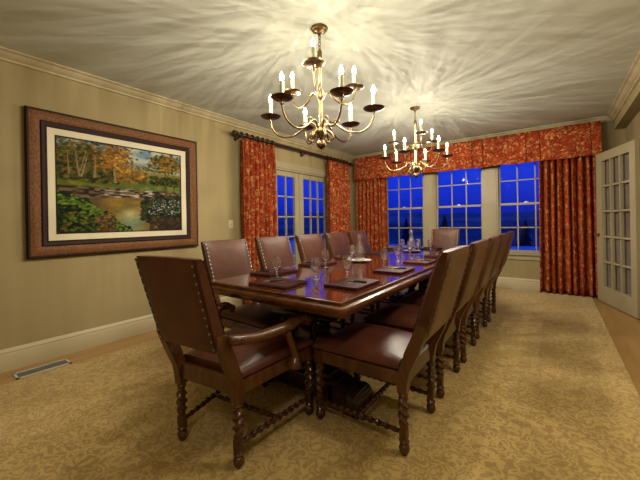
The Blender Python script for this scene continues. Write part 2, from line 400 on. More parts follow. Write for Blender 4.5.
# ------------------------------------------------------------------ floor vents, switch plate
def vent(x0, y0, x1, y1, label):
    v = empty('floor_vent', label, 'floor vent', ((x0 + x1) / 2, (y0 + y1) / 2, .0)); hx, hy = (x1 - x0) / 2, (y1 - y0) / 2
    B('frame', [((-hx, -hy, 0), (hx, -hy + .018, .006)), ((-hx, hy - .018, 0), (hx, hy, .006)), ((-hx, -hy, 0), (-hx + .018, hy, .006)), ((hx - .018, -hy, 0), (hx, hy, .006))], M['vent'], v)
    B('duct', [((-hx + .01, -hy + .01, 0), (hx - .01, hy - .01, .0015))], M['ventdark'], v)
    n = int(max(hx, hy) * 2 / .016); bx = []
    for i in range(1, n):
        if hy > hx: yy = -hy + 2 * hy * i / n; bx.append(((-hx + .018, yy - .002, .0015), (hx - .018, yy + .002, .005)))
        else: xx = -hx + 2 * hx * i / n; bx.append(((xx - .002, -hy + .018, .0015), (xx + .002, hy - .018, .005)))
    B('grille', bx, simple('grille_metal', (.20, .21, .16), .5), v)
vent(.13, -5.635, .275, -5.285, 'metal floor vent in the wood strip along the left wall')
vent(3.04, -.093, 3.36, -.022, 'metal floor vent under the window sill at the back wall')
sp = empty('switch_plate', 'small tan switch plate on the left wall beside the curtain', 'switch plate', (0, -3.385, 1.165))
bm = bmesh.new(); box(bm, (0, -.037, -.058), (.006, .037, .058), .002); link('cover', bm, M['plate'], sp)
bm = bmesh.new(); box(bm, (.006, -.006, -.012), (.014, .006, .012), .002); link('toggle', bm, M['trim'], sp)

# ------------------------------------------------------------------ painting
pt = empty('framed_painting', 'large framed landscape oil painting of a river with autumn trees on the left wall', 'painting', (0, -4.715, 1.554))
hw, hh = .80, .65
f3 = lambda a, b, h: Vector((h, a, b))
rect = [(-hw, -hh), (hw, -hh), (hw, hh), (-hw, hh)]
def fr(name, prof, mat):
    bm = bmesh.new(); sweep(bm, rect, prof, True, f3); return link(name, bm, mat, pt, 30)
fr('outer_frame', [(0, .002), (0, .042), (.008, .052), (.022, .050), (.024, .002)], M['framedark'])
fr('copper_band', [(.022, .002), (.022, .050), (.040, .056), (.070, .050), (.100, .034), (.100, .002)], M['copper'])
fr('inner_molding', [(.098, .002), (.098, .040), (.106, .046), (.118, .042), (.130, .036), (.146, .030), (.146, .002)], M['framedark'])
# beaded lip
bm = bmesh.new()
iw, ih = hw - .140, hh - .140
n = 90
for s in (-1, 1):
    for i in range(-n // 2, n // 2 + 1):
        c = Vector((.034, i * 2 * iw / n, s * ih)); box(bm, c - Vector((.004, .005, .004)), c + Vector((.004, .005, .004)))
    for i in range(-34, 35):
        c = Vector((.034, s * iw, i * ih / 34)); box(bm, c - Vector((.004, .004, .005)), c + Vector((.004, .004, .005)))
link('beading', bm, M['framedark'], pt, 0)
fr('linen_liner', [(.146, .002), (.146, .028), (.200, .020), (.204, .016), (.204, .002)], M['liner'])
fr('inner_edge', [(.203, .002), (.203, .022), (.212, .022), (.212, .002)], M['framedark'])
def paint(W=300, Hh=222):
    rng = np.random.default_rng(5); img = np.zeros((Hh, W, 3)); yy, xx = np.mgrid[0:Hh, 0:W]; sx = xx / W; ty = yy / Hh
    def vn(fx, fy, seed):
        r = np.random.default_rng(seed); g = r.random((fy + 2, fx + 2)); X = sx * fx; Y = ty * fy; i = X.astype(int); j = Y.astype(int); a = X - i; b = Y - j
        a = a * a * (3 - 2 * a); b = b * b * (3 - 2 * b)
        return (g[j, i] * (1 - a) + g[j, i + 1] * a) * (1 - b) + (g[j + 1, i] * (1 - a) + g[j + 1, i + 1] * a) * b
    def put(mask, c):
        m = np.clip(mask, 0, 1)[..., None]; img[:] = img * (1 - m) + np.array(c) * m
    sm = lambda a, b, v: np.clip((v - a) / (b - a), 0, 1)
    img[:] = (.30, .42, .50)
    put(sm(.4, .7, vn(9, 14, 1)) * .9, (.62, .62, .50)); put((1 - sm(.72, .86, ty)) * .7, (.66, .60, .38))
    # distant hills
    hl = .77 + .05 * np.sin(sx * 5 + .4); put(sm(-.01, .01, hl - ty), (.40, .36, .17)); put(sm(-.01, .01, hl - .04 - ty) * vn(14, 20, 2), (.52, .44, .20))
    h2 = .70 + .03 * np.sin(sx * 9); put(sm(-.01, .01, h2 - ty), (.36, .31, .12)); put(sm(-.005, .01, .62 - ty), (.24, .25, .07))
    # banks
    lb = .60 - .16 * sx; put(sm(-.01, .01, lb - ty) * (sx < .62), (.20, .24, .05)); put(sm(-.01, .01, lb - .03 - ty) * (sx < .62) * vn(20, 30, 3), (.38, .36, .10))
    rb = .55 + .06 * np.sin((sx - .5) * 4); put(sm(-.01, .01, rb - ty) * sm(.55, .62, sx), (.19, .25, .07)); put(sm(-.02, .0, rb - .05 - ty) * sm(.58, .66, sx) * vn(18, 30, 4) * .8, (.36, .38, .14))
    # water
    put(sm(-.01, .01, .49 - ty) * sm(-.02, .04, sx - .02) , (.24, .17, .09))
    st = sm(-.01, .01, .50 - ty) * sm(-.01, .01, ty - .38); put(st * vn(30, 44, 6) * .6, (.36, .31, .24)); put(st * sm(.5, .9, vn(24, 70, 8)) * sm(.2, .4, sx), (.70, .68, .60)); put(st * sm(.42, .7, vn(26, 60, 9)), (.10, .07, .05))
    wt = sm(-.01, .01, .39 - ty) * sm(.26, .36, sx) * (1 - sm(.80, .90, sx)); put(wt, (.26, .20, .08)); put(wt * vn(12, 26, 10) * .9, (.48, .34, .10))
    tl = np.exp(-((sx - .53) / .11) ** 2 - ((ty - .10) / .12) ** 2); put(tl * .85, (.33, .44, .33)); put(np.exp(-((sx - .52) / .07) ** 2 - ((ty - .2) / .06) ** 2) * .8, (.62, .58, .34))
    # dabs of foliage, rocks and flowers
    def dabs(n, fs, ft, cols, size, j=.06):
        for _ in range(n):
            cx, cy = fs(), ft(); 
            if cy is None: continue
            c = np.array(cols[rng.integers(len(cols))]) * (1 + j * 3 * rng.standard_normal()); r = size * (.6 + .8 * rng.random())
            x0, x1 = int(max(0, (cx - r) * W)), int(min(W, (cx + r) * W + 1)); y0, y1 = int(max(0, (cy - r * 1.2) * Hh)), int(min(Hh, (cy + r * 1.2) * Hh + 1))
            if x1 <= x0 or y1 <= y0: continue
            X = (sx[y0:y1, x0:x1] - cx) / r; Y = (ty[y0:y1, x0:x1] - cy) / (r * .9); m = (np.clip(1.3 - (X * X + Y * Y), 0, 1) * .85)[..., None]
            img[y0:y1, x0:x1] = img[y0:y1, x0:x1] * (1 - m) + np.clip(c, 0, 1) * m
    U = rng.uniform; G = rng.normal; cur = [0, 0]
    def pair(ok):
        def fs():
            while True:
                cur[0], cur[1] = U(0, 1), U(0, .5)
                if ok(cur[0], cur[1]): return cur[0]
        return fs, (lambda: cur[1])
    def trunk(x0, x1, y0, y1, w, c):
        xc = x0 + (x1 - x0) * (ty - y0) / (y1 - y0); put((np.abs(sx - xc) < w * (1.4 - (ty - y0) / (y1 - y0))) * (ty > y0) * (ty < y1) * 1.0, c)
    gold = [(.42, .24, .06), (.52, .31, .08), (.34, .20, .06), (.26, .20, .06), (.60, .40, .12)]
    olive = [(.15, .16, .04), (.22, .21, .06), (.10, .11, .03), (.28, .22, .07)]
    green = [(.04, .07, .02), (.07, .11, .025), (.02, .035, .01), (.11, .16, .04)]
    dabs(900, lambda: U(0, .42), lambda: U(.56, .90), olive + [(.06, .07, .02)], .020)
    dabs(260, lambda: U(.42, .66), lambda: U(.58, .72), gold[:4] + olive[:2], .016)
    dabs(120, lambda: U(.44, .95), lambda: U(.74, .80), olive, .010)
    for a in ((.15, .11, .60, .95, .006), (.16, .22, .60, .92, .005), (.405, .39, .56, .92, .007), (.40, .46, .70, .88, .006), (.25, .26, .6, .85, .006)): trunk(*a, (.46, .36, .22))
    for a in ((.845, .85, .42, .86, .010), (.93, .92, .44, .82, .006), (.855, .90, .64, .84, .006)): trunk(*a, (.22, .15, .08))
    for cx, cy, w, h_, n in ((.07, .88, .06, .06, 120), (.20, .92, .07, .06, 150), (.13, .80, .06, .05, 50)): dabs(n, lambda: G(cx, w), lambda: G(cy, h_), gold[2:4] + olive, .014)
    for a in ((.15, .12, .60, .90, .0045), (.152, .20, .66, .90, .0035), (.405, .395, .57, .90, .006), (.402, .44, .72, .88, .005), (.400, .36, .74, .88, .004), (.26, .255, .6, .84, .005), (.08, .07, .62, .86, .005)): trunk(*a, (.40, .30, .17))
    dabs(420, lambda: G(.42, .06), lambda: G(.89, .06), gold + [(.20, .12, .03)], .012); dabs(120, lambda: G(.40, .06), lambda: G(.76, .03), gold, .013)
    dabs(420, lambda: G(.86, .07), lambda: G(.87, .055), olive + gold[:2], .015)
    dabs(260, lambda: U(.70, .98), lambda: U(.57, .68), green + olive, .016)
    dabs(1100, *pair(lambda a, t: t < .41 - 1.12 * max(0, a - .10) ** 1.2 + .02 * math.sin(a * 40)), green + [(.03, .05, .02)], .015)
    put(wt * sm(.36, .42, sx) * sm(.3, .34, sx) * .0, (0, 0, 0))
    dabs(200, *pair(lambda a, t: .30 - 1.12 * max(0, a - .10) ** 1.2 < t < .40 - 1.12 * max(0, a - .10) ** 1.2), [(.20, .30, .06), (.28, .36, .08)], .012)
    dabs(120, lambda: U(.02, .35), lambda: U(.02, .22), [(.20, .28, .05), (.26, .22, .06)], .012)
    dabs(900, *pair(lambda a, t: a > .62 and .02 + .5 * max(0, .85 - a) < t < .43 - .6 * max(0, .74 - a) + .02 * math.sin(a * 50)), [(.06, .07, .04), (.11, .12, .07), (.04, .04, .03), (.10, .14, .05)], .018)
    dabs(110, lambda: U(.68, 1), lambda: U(.20, .40), [(.55, .55, .50), (.40, .42, .38)], .007)
    dabs(200, lambda: U(.70, 1), lambda: U(0, .14), [(.16, .11, .07), (.10, .08, .05)], .02)
    dabs(140, lambda: U(.26, .40), lambda: U(.0, .20), [(.22, .14, .06), (.12, .09, .04), (.34, .24, .10)], .014)
    img[:] *= (.92 + .16 * vn(70, 52, 20))[..., None]
    return np.clip(img, 0, 1)
img = paint(); Hh, W = img.shape[:2]
me = bpy.data.meshes.new('canvas'); pw, ph = hw - .210, hh - .210
ys = np.linspace(-pw, pw, W); zs = np.linspace(-ph, ph, Hh); YY, ZZ = np.meshgrid(ys, zs); co = np.stack([np.full_like(YY, .014), YY, ZZ], -1).reshape(-1, 3)
idx = np.arange(W * Hh).reshape(Hh, W); q = np.stack([idx[:-1, :-1], idx[:-1, 1:], idx[1:, 1:], idx[1:, :-1]], -1).reshape(-1, 4)
vv = [tuple(a) for a in co]; ff = [tuple(int(k) for k in a) for a in q]
b0 = len(vv); vv += [(.003, -pw, -ph), (.003, pw, -ph), (.003, pw, ph), (.003, -pw, ph)]
c0, c1, c2, c3 = int(idx[0, 0]), int(idx[0, -1]), int(idx[-1, -1]), int(idx[-1, 0]); ff += [(b0 + 3, b0 + 2, b0 + 1, b0), (b0, b0 + 1, c1, c0), (b0 + 1, b0 + 2, c2, c1), (b0 + 2, b0 + 3, c3, c2), (b0 + 3, b0, c0, c3)]
me.from_pydata(vv, [], ff)
ca = me.color_attributes.new('paint', 'FLOAT_COLOR', 'POINT'); buf = np.ones((len(vv), 4), np.float32); buf[:W * Hh, :3] = img.reshape(-1, 3) ** 1.6 * .80; ca.data.foreach_set('color', buf.ravel())
me.materials.append(M['oil']); o = bpy.data.objects.new('canvas', me); COL.objects.link(o); o.parent = pt

# ------------------------------------------------------------------ curtains
def curtain_panel(name, parent, x0, x1, ztop, zbot, amp, nf, axis, sg=1, pinch=True, seed=0):
    """folded panel; axis 'x' runs along the back wall, 'y' along the left wall; amplitude is towards the room"""
    rnd = random.Random(seed); ph = rnd.random() * 6
    n = nf * 14; zs = [zbot + (ztop - zbot) * t for t in (0, .05, .15, .3, .45, .6, .75, .86, .92, .96, 1)]
    bm = bmesh.new(); uv = bm.loops.layers.uv.new('UVMap'); grid = []; Us = []
    widths = [1 + .25 * math.sin(k * 2.3 + ph) for k in range(nf)]; tw = sum(widths)
    def prof(u):
        k = 0; a = u * tw
        while k < nf - 1 and a > widths[k]: a -= widths[k]; k += 1
        d = (a / widths[k]) - .5; return 1 - 2 * math.exp(-(d / .22) ** 2) , k
    for i in range(n + 1):
        u = i / n; s, k = prof(u); col = []
        for z in zs:
            t = (z - zbot) / (ztop - zbot)
            A = amp * (1 - .45 * max(0, (t - .85) / .15)) if pinch else amp
            A *= .85 + .15 * math.sin(k * 3.1 + t * 2)
            y = A * sg * s + .006 * math.sin(t * 7 + k)
            x = x0 + (x1 - x0) * (u + .006 * math.sin(t * 4 + k * 1.7) * (1 - t)) 
            flare = 1 + .05 * (1 - t); xm = (x0 + x1) / 2; x = xm + (x - xm) * flare
            col.append((x, y, z))
        grid.append(col)
    Ls = [0]
    for i in range(1, n + 1): a, b = grid[i - 1][3], grid[i][3]; Ls.append(Ls[-1] + math.hypot(a[0] - b[0], a[1] - b[1]))
    V = [[bm.verts.new((x, y, z) if axis == 'x' else (y, x, z)) for x, y, z in c] for c in grid]
    for i in range(n):
        for j in range(len(zs) - 1):
            f = bm.faces.new((V[i][j], V[i + 1][j], V[i + 1][j + 1], V[i][j + 1]))
            for l, (a, b) in zip(f.loops, ((i, j), (i + 1, j), (i + 1, j + 1), (i, j + 1))): l[uv].uv = (Ls[a], zs[b])
    o = link(name, bm, M['floral'], parent, 80)
    md = o.modifiers.new('thick', 'SOLIDIFY'); md.thickness = .004; md.offset = 0
    return o
# left-wall rod
RX, RZ, RY0, RY1 = .12, 2.415, -3.34, -.30
rod = empty('curtain_rod', 'dark wooden curtain rod with finials above the left french doors', 'curtain rod', (RX, (RY0 + RY1) / 2, RZ)); ry = (RY1 - RY0) / 2
bm = bmesh.new(); tube(bm, [(0, -ry, 0), (0, ry, 0)], .024, 16); link('pole', bm, M['rod'], rod)
for sg in (-1, 1):
    bm = bmesh.new(); lathe(bm, [(0, -.02), (.022, -.02), (.026, 0), (.034, .006), (.036, .014), (.026, .022), (.024, .03), (.036, .042), (.040, .058), (.034, .072), (.018, .082), (0, .085)], mat=Matrix.Translation((0, sg * ry, 0)) @ Matrix.Rotation(-sg * PI / 2, 4, 'X'), seg=18); link('finial', bm, M['rod'], rod)
for yb in (-1.47, -.015 , 1.47):
    bm = bmesh.new(); box(bm, (-RX, yb - .02, -.07), (-RX + .018, yb + .02, .02), .003); tube(bm, smooth_path([(-RX + .01, yb, -.055), (-.07, yb, -.05), (-.02, yb, -.022)], 5), .010, 8); box(bm, (-.03, yb - .012, -.035), (.03, yb + .012, -.018), .003); link('bracket', bm, M['rod'], rod)
def rod_curtain(y0, y1, seed, label):
    c = empty('curtain', label, 'curtain', (RX, (y0 + y1) / 2, 0), 0, None); h = (y1 - y0) / 2
    curtain_panel('panel', c, -h, h, RZ - .042, .015, .066, 7, 'y', seed=seed)
    for i in range(7):
        bm = bmesh.new(); yy = -h + .015 + (2 * h - .03) * i / 6
        seg = 20; R = []
        for a in range(seg):
            t = 2 * PI * a / seg; R.append([Vector(((.036 + .010 * math.cos(q)) * math.cos(t), yy +   .012 * math.sin(q), RZ - .003 + (.036 + .010 * math.cos(q)) * math.sin(t))) for q in [2 * PI * w / 8 for w in range(8)]])
        R.append(R[0]); vr = [[bm.verts.new(p) for p in r] for r in R[:-1]]
        for a in range(seg):
            b = (a + 1) % seg
            for k in range(8): bm.faces.new((vr[a][k], vr[a][(k + 1) % 8], vr[b][(k + 1) % 8], vr[b][k]))
        link('ring', bm, M['rod'], c)
rod_curtain(-3.29, -2.66, 3, 'red floral curtain hanging from the rod, nearest the painting')
rod_curtain(-1.20, -.47, 11, 'red floral curtain on the rod, right of the left french doors')
# back-wall drapes and valance
for a, b, sd, lb in ((.17, .87, 5, 'red floral drape under the left end of the long valance'), (3.44, 4.10, 8, 'red floral drape beside the open french door, under the valance')):
    c = empty('drape', lb, 'curtain', ((a + b) / 2, -.11, 0)); curtain_panel('panel', c, -(b - a) / 2, (b - a) / 2, 2.12, .012, .066, 8, 'x', -1, seed=sd, pinch=False)
va = empty('valance', 'long red floral box-pleated valance across the top of the back windows', 'valance', (2.165, 0, 2.30)); vx0, vx1, vd = .16 - 2.165, 4.165 - 2.165, .185
seams = [.285, .391, 1.39, 1.545, 2.49, 2.66, 3.277, 3.46, 4.06]
bm = bmesh.new(); uv = bm.loops.layers.uv.new('UVMap'); pts = [(vx0, -.004)]
pts.append((vx0, -vd)); xcur = vx0
for s in seams:
    x = s - 2.165
    pts += [(x - .012, -vd - .004), (x - .003, -vd + .012), (x + .002, -vd + .012), (x + .010, -vd - .008)]
pts += [(vx1, -vd), (vx1, -.004)]
dense = []
for (a, b), (c, dd) in zip(pts, pts[1:]):
    n = max(1, int(math.hypot(c - a, dd - b) / .05))
    for k in range(n): t = k / n; dense.append((a + (c - a) * t, b + (dd - b) * t))
dense.append(pts[-1]); Ls = [0]
for (a, b), (c, dd) in zip(dense, dense[1:]): Ls.append(Ls[-1] + math.hypot(c - a, dd - b))
zs = [2.055, 2.09, 2.2, 2.33, 2.45, 2.545]; V = []
for i, (x, y) in enumerate(dense):
    col = []
    for z in zs:
        t = (2.545 - z) / .49; yy = y; xx = x
        if y < -.1: yy = y - .022 * t + .004 * math.sin(x * 7) * t
        if y < -.1 : xx = x + (x / 2.0) * .012 * t
        col.append(bm.verts.new((xx, yy, z - 2.30 + .005 * math.sin(x * 11) * t)))
    V.append(col)
for i in range(len(dense) - 1):
    for j in range(len(zs) - 1):
        f = bm.faces.new((V[i][j], V[i + 1][j], V[i + 1][j + 1], V[i][j + 1]))
        for l, (a, b) in zip(f.loops, ((i, j), (i + 1, j), (i + 1, j + 1), (i, j + 1))): l[uv].uv = (Ls[a], zs[b] + 5)
o = link('skirt', bm, M['floral'], va, 50); md = o.modifiers.new('thick', 'SOLIDIFY'); md.thickness = .004; md.offset = 1
B('board', [((vx0 + .004, -vd + .006, .237), (vx1 - .004, -.03, .249))], M['trim'], va)

# ------------------------------------------------------------------ table
TX, TY = 2.196, -3.195
tb = empty('dining_table', 'long polished mahogany conference table on carved pedestals', 'table', (TX, TY, .006)); hx, hy = .559, 1.635
hy = 1.66
def rrect(hx, hy, c):
    return [(-hx + c, -hy), (hx - c, -hy), (hx, -hy + c), (hx, hy - c), (hx - c, hy), (-hx + c, hy), (-hx, hy - c), (-hx, -hy + c)]
bm = bmesh.new(); box(bm, (-hx + .012, -hy + .012, .715), (hx - .012, hy - .012, .760)); link('tabletop', bm, M['tabletop'], tb, 0)
bm = bmesh.new(); path = rrect(hx, hy, .003)[::-1]
sweep(bm, path, [(-.03, .7595), (-.004, .7595), (.002, .756), (.004, .750), (.000, .744), (.004, .739), (.012, .7375), (.030, .733), (.036, .726), (.037, .714), (.030, .700), (.020, .692), (.014, .682), (-.02, .676), (-.05, .676)], True, XY)
link('edge_molding', bm, M['tabledge'], tb, 30)
bm = bmesh.new(); ax, ay = .40, 1.42
box(bm, (-ax, -ay, .595), (ax, ay, .677), .004); link('apron', bm, M['tablebase'], tb)
for yy in (-1.27, 1.27):
    pd = bmesh.new()
    box(pd, (-.30, yy - .095, .03), (.30, yy + .095, .15), .012); box(pd, (-.25, yy - .075, .15), (.25, yy + .075, .185), .010)
    box(pd, (-.31, yy - .10, .545), (.31, yy + .10, .598), .010); box(pd, (-.25, yy - .08, .51), (.25, yy + .08, .545), .008); box(pd, (-.07, yy - .03, .18), (.07, yy + .03, .52), .008)
    link('pedestal', pd, M['tablebase'], tb)
    for sx in (-1, 1):
        f = bmesh.new(); lathe(f, [(0, .18), (.06, .18), (.062, .20), (.045, .215), (.034, .23), (.050, .25), (.072, .285), (.080, .33), (.070, .38), (.048, .415), (.034, .43), (.046, .445), (.050, .46), (.036, .475), (.038, .495), (.058, .505), (.058, .515), (0, .515)], (sx * .17, yy, 0), 24)
        link('turned_column', f, M['tablebase'], tb)
        # runner foot ending in a rolled scroll
        f = bmesh.new(); n = 14; R = []
        for k, (x, zt_) in enumerate(((.26, .15), (.32, .135), (.38, .10), (.42, .08))): R.append([Vector((sx * x, yy - .095, .0)), Vector((sx * x, yy + .095, .0)), Vector((sx * x, yy + .095, zt_)), Vector((sx * x, yy - .095, zt_))])
        rings(f, R)
        tube(f, [(sx * .415, yy - .105, .062), (sx * .415, yy - .100, .062), (sx * .415, yy + .100, .062), (sx * .415, yy + .105, .062)], [.045, .058, .058, .045], 24)
        box(f, (sx * .43 - .055, yy - .115, 0), (sx * .43 + .055, yy + .115, .014), .004); box(f, (min(sx * .26, sx * .40), yy - .11, 0), (max(sx * .26, sx * .40), yy + .11, .025), .006)
        link('foot', f, M['tablebase'], tb)
bm = bmesh.new(); twist(bm, (0, -1.20, .13), (0, 1.20, .13), .034, 11); link('stretcher', bm, M['tablebase'], tb)

# ------------------------------------------------------------------ chairs
CZ = .006   # carpet pile height
def yf(z): return -.318 - (z - .617) * .328     # front face of the back
def yr(z): return -.386 - (z - .607) * .285     # rear face
def leg_twist(bm, x, y, ztop, hand):
    lathe(bm, [(0, 0), (.014, 0), (.020, .010), (.026, .024), (.027, .036), (.022, .050), (.016, .056), (.024, .062), (.026, .070), (.020, .078), (.018, .082)], (x, y, 0), 16)
    box(bm, (x - .019, y - .019, .080), (x + .019, y + .019, .135), .005)
    twist(bm, (x, y, .135), (x, y, ztop - .012), .0225, 1.9, hand=hand, amp=.36)
    lathe(bm, [(0, ztop - .02), (.020, ztop - .02), (.025, ztop - .012), (.020, ztop - .004), (.020, ztop), (0, ztop)], (x, y, 0), 16)
def back_mesh(hwb, hwt, zb, zt):
    bm = bmesh.new(); nx, nz = 12, 12; R = []
    cols = []
    def sheet(face):
        g = []
        for j in range(nz + 1):
            t = j / nz; z = zb + (zt - zb) * t; row = []; hwid = hwb + (hwt - hwb) * t
            for i in range(nx + 1):
                s = -1 + 2 * i / nx; bul = (1 - s ** 4) * (1 - (2 * t - 1) ** 4)
                y0 = (yf(z) + .018 * bul) if face else (yr(z) - .006 * bul)
                zc = z + (.003 * (1 - s * s) if t == 1 else 0)
                e = .008; sx = s * hwid
                if abs(s) == 1: y0 += (-e if face else e); 
                if j in (0, nz): y0 += (-e if face else e)
                row.append(bm.verts.new((sx, y0, zc)))
            g.append(row)
        return g
    F = sheet(True); K = sheet(False)
    for g, fl in ((F, 1), (K, 0)):
        for j in range(nz):
            for i in range(nx):
                q = (g[j][i], g[j][i + 1], g[j + 1][i + 1], g[j + 1][i]); f = bm.faces.new(q if fl else q[::-1])
                if not fl: f.material_index = 1
    def strip(a, b):
        for i in range(len(a) - 1): bm.faces.new((a[i], a[i + 1], b[i + 1], b[i]))
    strip(F[0], K[0]); strip(F[-1], K[-1]); strip([r[0] for r in F], [r[0] for r in K]); strip([r[-1] for r in F], [r[-1] for r in K])
    return bm
def nails(hwb, hwt, zb, zt, face, s, n=13):
    """gimp strip with domed nailheads raised from it"""
    bm = bmesh.new(); m = n * 14; L_ = (zt - zb) / n; cols = [-.008, -.0062, -.0045, -.0022, 0, .0022, .0045, .0062, .008]; G = []
    for i in range(m + 1):
        t = i / m; z = zb + (zt - zb) * t; hwid = (hwb + (hwt - hwb) * t) - .017; row = []
        dz = ((i % 14) - 7) / 14 * L_
        for c in cols:
            r = math.hypot(dz, c); hgt = .0012 + (.0030 * math.sqrt(max(0, 1 - (r / .0066) ** 2)) if r < .0066 else 0)
            bul = (1 - (hwid / (hwid + .017)) ** 4) * (1 - (2 * t - 1) ** 4)
            y = (yf(z) + .018 * bul + hgt) if face else (yr(z) - .006 * bul - hgt)
            row.append(bm.verts.new((s * (hwid + c), y, z)))
        G.append(row)
    for i in range(m):
        for k in range(8):
            f = bm.faces.new((G[i][k], G[i][k + 1], G[i + 1][k + 1], G[i + 1][k]))
            dz = ((i % 14) - 6.5) / 14 * L_; f.material_index = 0 if math.hypot(dz, (cols[k] + cols[k + 1]) / 2) < .0062 else 1
    return bm
def seat_mesh(hf, hb, yfr, ybk, z0, z1, over=.012):
    bm = bmesh.new(); nx, ny = 14, 12; g = []
    def xyz(i, j):
        s = -1 + 2 * i / nx; t = j / ny; hw_ = (hb + (hf - hb) * t + over); return s, t, s * hw_, ybk + (yfr - ybk + over) * t
    top = []
    for j in range(ny + 1):
        row = []
        for i in range(nx + 1):
            s, t, x, y = xyz(i, j); ed = min(1 - abs(s), t if 0 else 1 - t, t + .25) ; e = min(1, max(0, ed) * 5); z = z1 + .042 * (1 - s ** 2) * (1 - (2 * t - 1) ** 2) - .016 * (1 - e) ** 2
            k = (1 - e) ** 2 * .006; row.append(bm.verts.new((x - math.copysign(k, x) if abs(s) == 1 else x, y - (k if t == 1 else 0), z)))
        top.append(row)
    per = [top[0][i] for i in range(nx)] + [top[j][nx] for j in range(ny)] + [top[ny][i] for i in range(nx, 0, -1)] + [top[j][0] for j in range(ny, 0, -1)]
    for j in range(ny):
        for i in range(nx): bm.faces.new((top[j][i], top[j][i + 1], top[j + 1][i + 1], top[j + 1][i]))
    prev = per
    for dz, k in ((-.022, .004), (-.045, .002), (z0 - z1 + .016, -.010)):
        cur = []
        for v in per:
            c = v.co.copy(); cx = c.x; sc = 1 + k / .25; cur.append(bm.verts.new((c.x * sc, c.y + (k if c.y > 0 else -k * .0), min(z1 - .012 + dz, c.z + dz) if dz > -.04 else z0 + (.014 if dz == -.045 else 0))))
        n = len(per)
        for i in range(n): bm.faces.new((prev[i], prev[(i + 1) % n], cur[(i + 1) % n], cur[i]))
        prev = cur
    bm.faces.new(prev); return bm
def make_chair(arm, label, loc, rz, group):
    c = empty('armchair' if arm else 'side_chair', label, 'chair', loc, rz, group)
    rx, fx = (.205, .285) if arm else (.213, .220); ry_, fy = -.26, .255
    W_, Tn = M['chairwood'], M['turned']
    for s in (-1, 1):
        bm = bmesh.new(); leg_twist(bm, s * fx, fy, .335, s); box(bm, (s * fx - .024, fy - .024, .335), (s * fx + .024, fy + .024, .412), .003); link('leg', bm, Tn, c)
        bm = bmesh.new(); leg_twist(bm, s * rx, ry_, .31, s)
        # raked rear post from the seat rail up into the back
        R = []
        for z, ya, yb, w in ((.31, -.236, -.284, .022), (.35, -.234, -.286, .023), (.42, -.245, -.300, .023), (.52, -.278, -.345, .022), (.62, -.322, -.384, .020), (.66, -.338, -.388, .018)):
            R.append([Vector((s * rx - w, ya, z)), Vector((s * rx + w, ya, z)), Vector((s * rx + w, yb, z)), Vector((s * rx - w, yb, z))])
        rings(bm, R); link('leg', bm, W_, c, 25)
    # seat rails
    bm = bmesh.new()
    def rail(a, b, z0, z1, th):
        a, b = Vector(a), Vector(b); d = (b - a).normalized(); n = Vector((-d.y, d.x)) * th / 2
        R = [[Vector((p.x + n.x, p.y + n.y, z0)), Vector((p.x - n.x, p.y - n.y, z0)), Vector((p.x - n.x, p.y - n.y, z1)), Vector((p.x + n.x, p.y + n.y, z1))] for p in (a, b)]
        rings(bm, R)
    for s in (-1, 1): rail((s * rx, ry_ + .02), (s * fx, fy - .02), .345, .412, .028)
    rail((-fx + .02, fy + .004), (fx - .02, fy + .004), .345, .412, .028); rail((-rx + .02, ry_), (rx - .02, ry_), .345, .425, .030)
    link('seat_rail', bm, W_, c, 25)
    link('seat', seat_mesh(fx + .014, rx + .002 if not arm else rx + .008, fy + .02, ry_ + .018, .411, .462), M['leatherseat'], c, 60)
    hb, ht = (.205, .215) if arm else (.225, .232)
    zb, zt = (.575, 1.018)
    link('backrest', back_mesh(hb, ht, zb, zt), M['leather'], c, 50, mats=[M['leather'], M['leather'] if arm else M['sheenleather']])
    for face in (0, 1):
        for s in (-1, 1): link('nailhead_trim', nails(hb, ht, zb + .008, zt - .008, face, s, 11 if arm else 13), M['nail'], c, 60, mats=[M['nail'], M['gimp']])
    for s in (-1, 1):
        bm = bmesh.new(); twist(bm, (s * rx, ry_ + .015, .108), (s * fx, fy - .015, .108), .0135, 5.5, seg=10, hand=s); link('stretcher', bm, Tn, c)
    xm = (rx + fx) / 2 - .010; bm = bmesh.new(); twist(bm, (-xm, 0, .108), (xm, 0, .108), .0135, 5, seg=10); link('stretcher', bm, Tn, c)
    if arm:
        for s in (-1, 1):
            bm = bmesh.new()
            pth = smooth_path([(s * (rx + .016), -.335, .628), (s * (rx + .034), -.290, .624), (s * .262, -.16, .602), (s * .292, .0, .600), (s * .304, .10, .614), (s * .306, .165, .616), (s * .306, .205, .596)], 6); n = len(pth)
            R = []
            for i, p in enumerate(pth):
                t = i / (n - 1); w = (.028 + .012 * math.sin(PI * min(1, t * 1.1)) + (.006 if t > .8 else 0)) * (.6 if i == 0 else 1); h_ = (.022 + .003 * math.sin(PI * t)) * (.6 if i == 0 else 1)
                R.append([p + Vector((w * math.cos(a) * abs(math.cos(a)) ** -.35 if abs(math.cos(a)) > .01 else 0, 0, h_ * math.sin(a))) for a in [2 * PI * k / 14 + .01 for k in range(14)]])
            rings(bm, R)
            tube(bm, [(s * .270, .195, .590), (s * .274, .195, .590), (s * .338, .195, .590), (s * .342, .195, .590)], [.012, .027, .027, .012], 16)
            link('arm', bm, W_, c, 40)
            bm = bmesh.new(); pth = smooth_path([(s * .300, .015, .606), (s * .302, .030, .55), (s * .303, .060, .49), (s * .303, .085, .43), (s * .302, .082, .385), (s * .302, .070, .355)], 6); n = len(pth)
            tube(bm, pth, [.024 - .006 * math.sin(PI * min(1, i / (n - 1) * 1.3)) + (.013 * math.sin(PI * min(1, max(0, (i / (n - 1) - .62) / .38) * .8))) for i in range(n)], 12, 1.15)
            link('arm_support', bm, W_, c, 50)
    return c
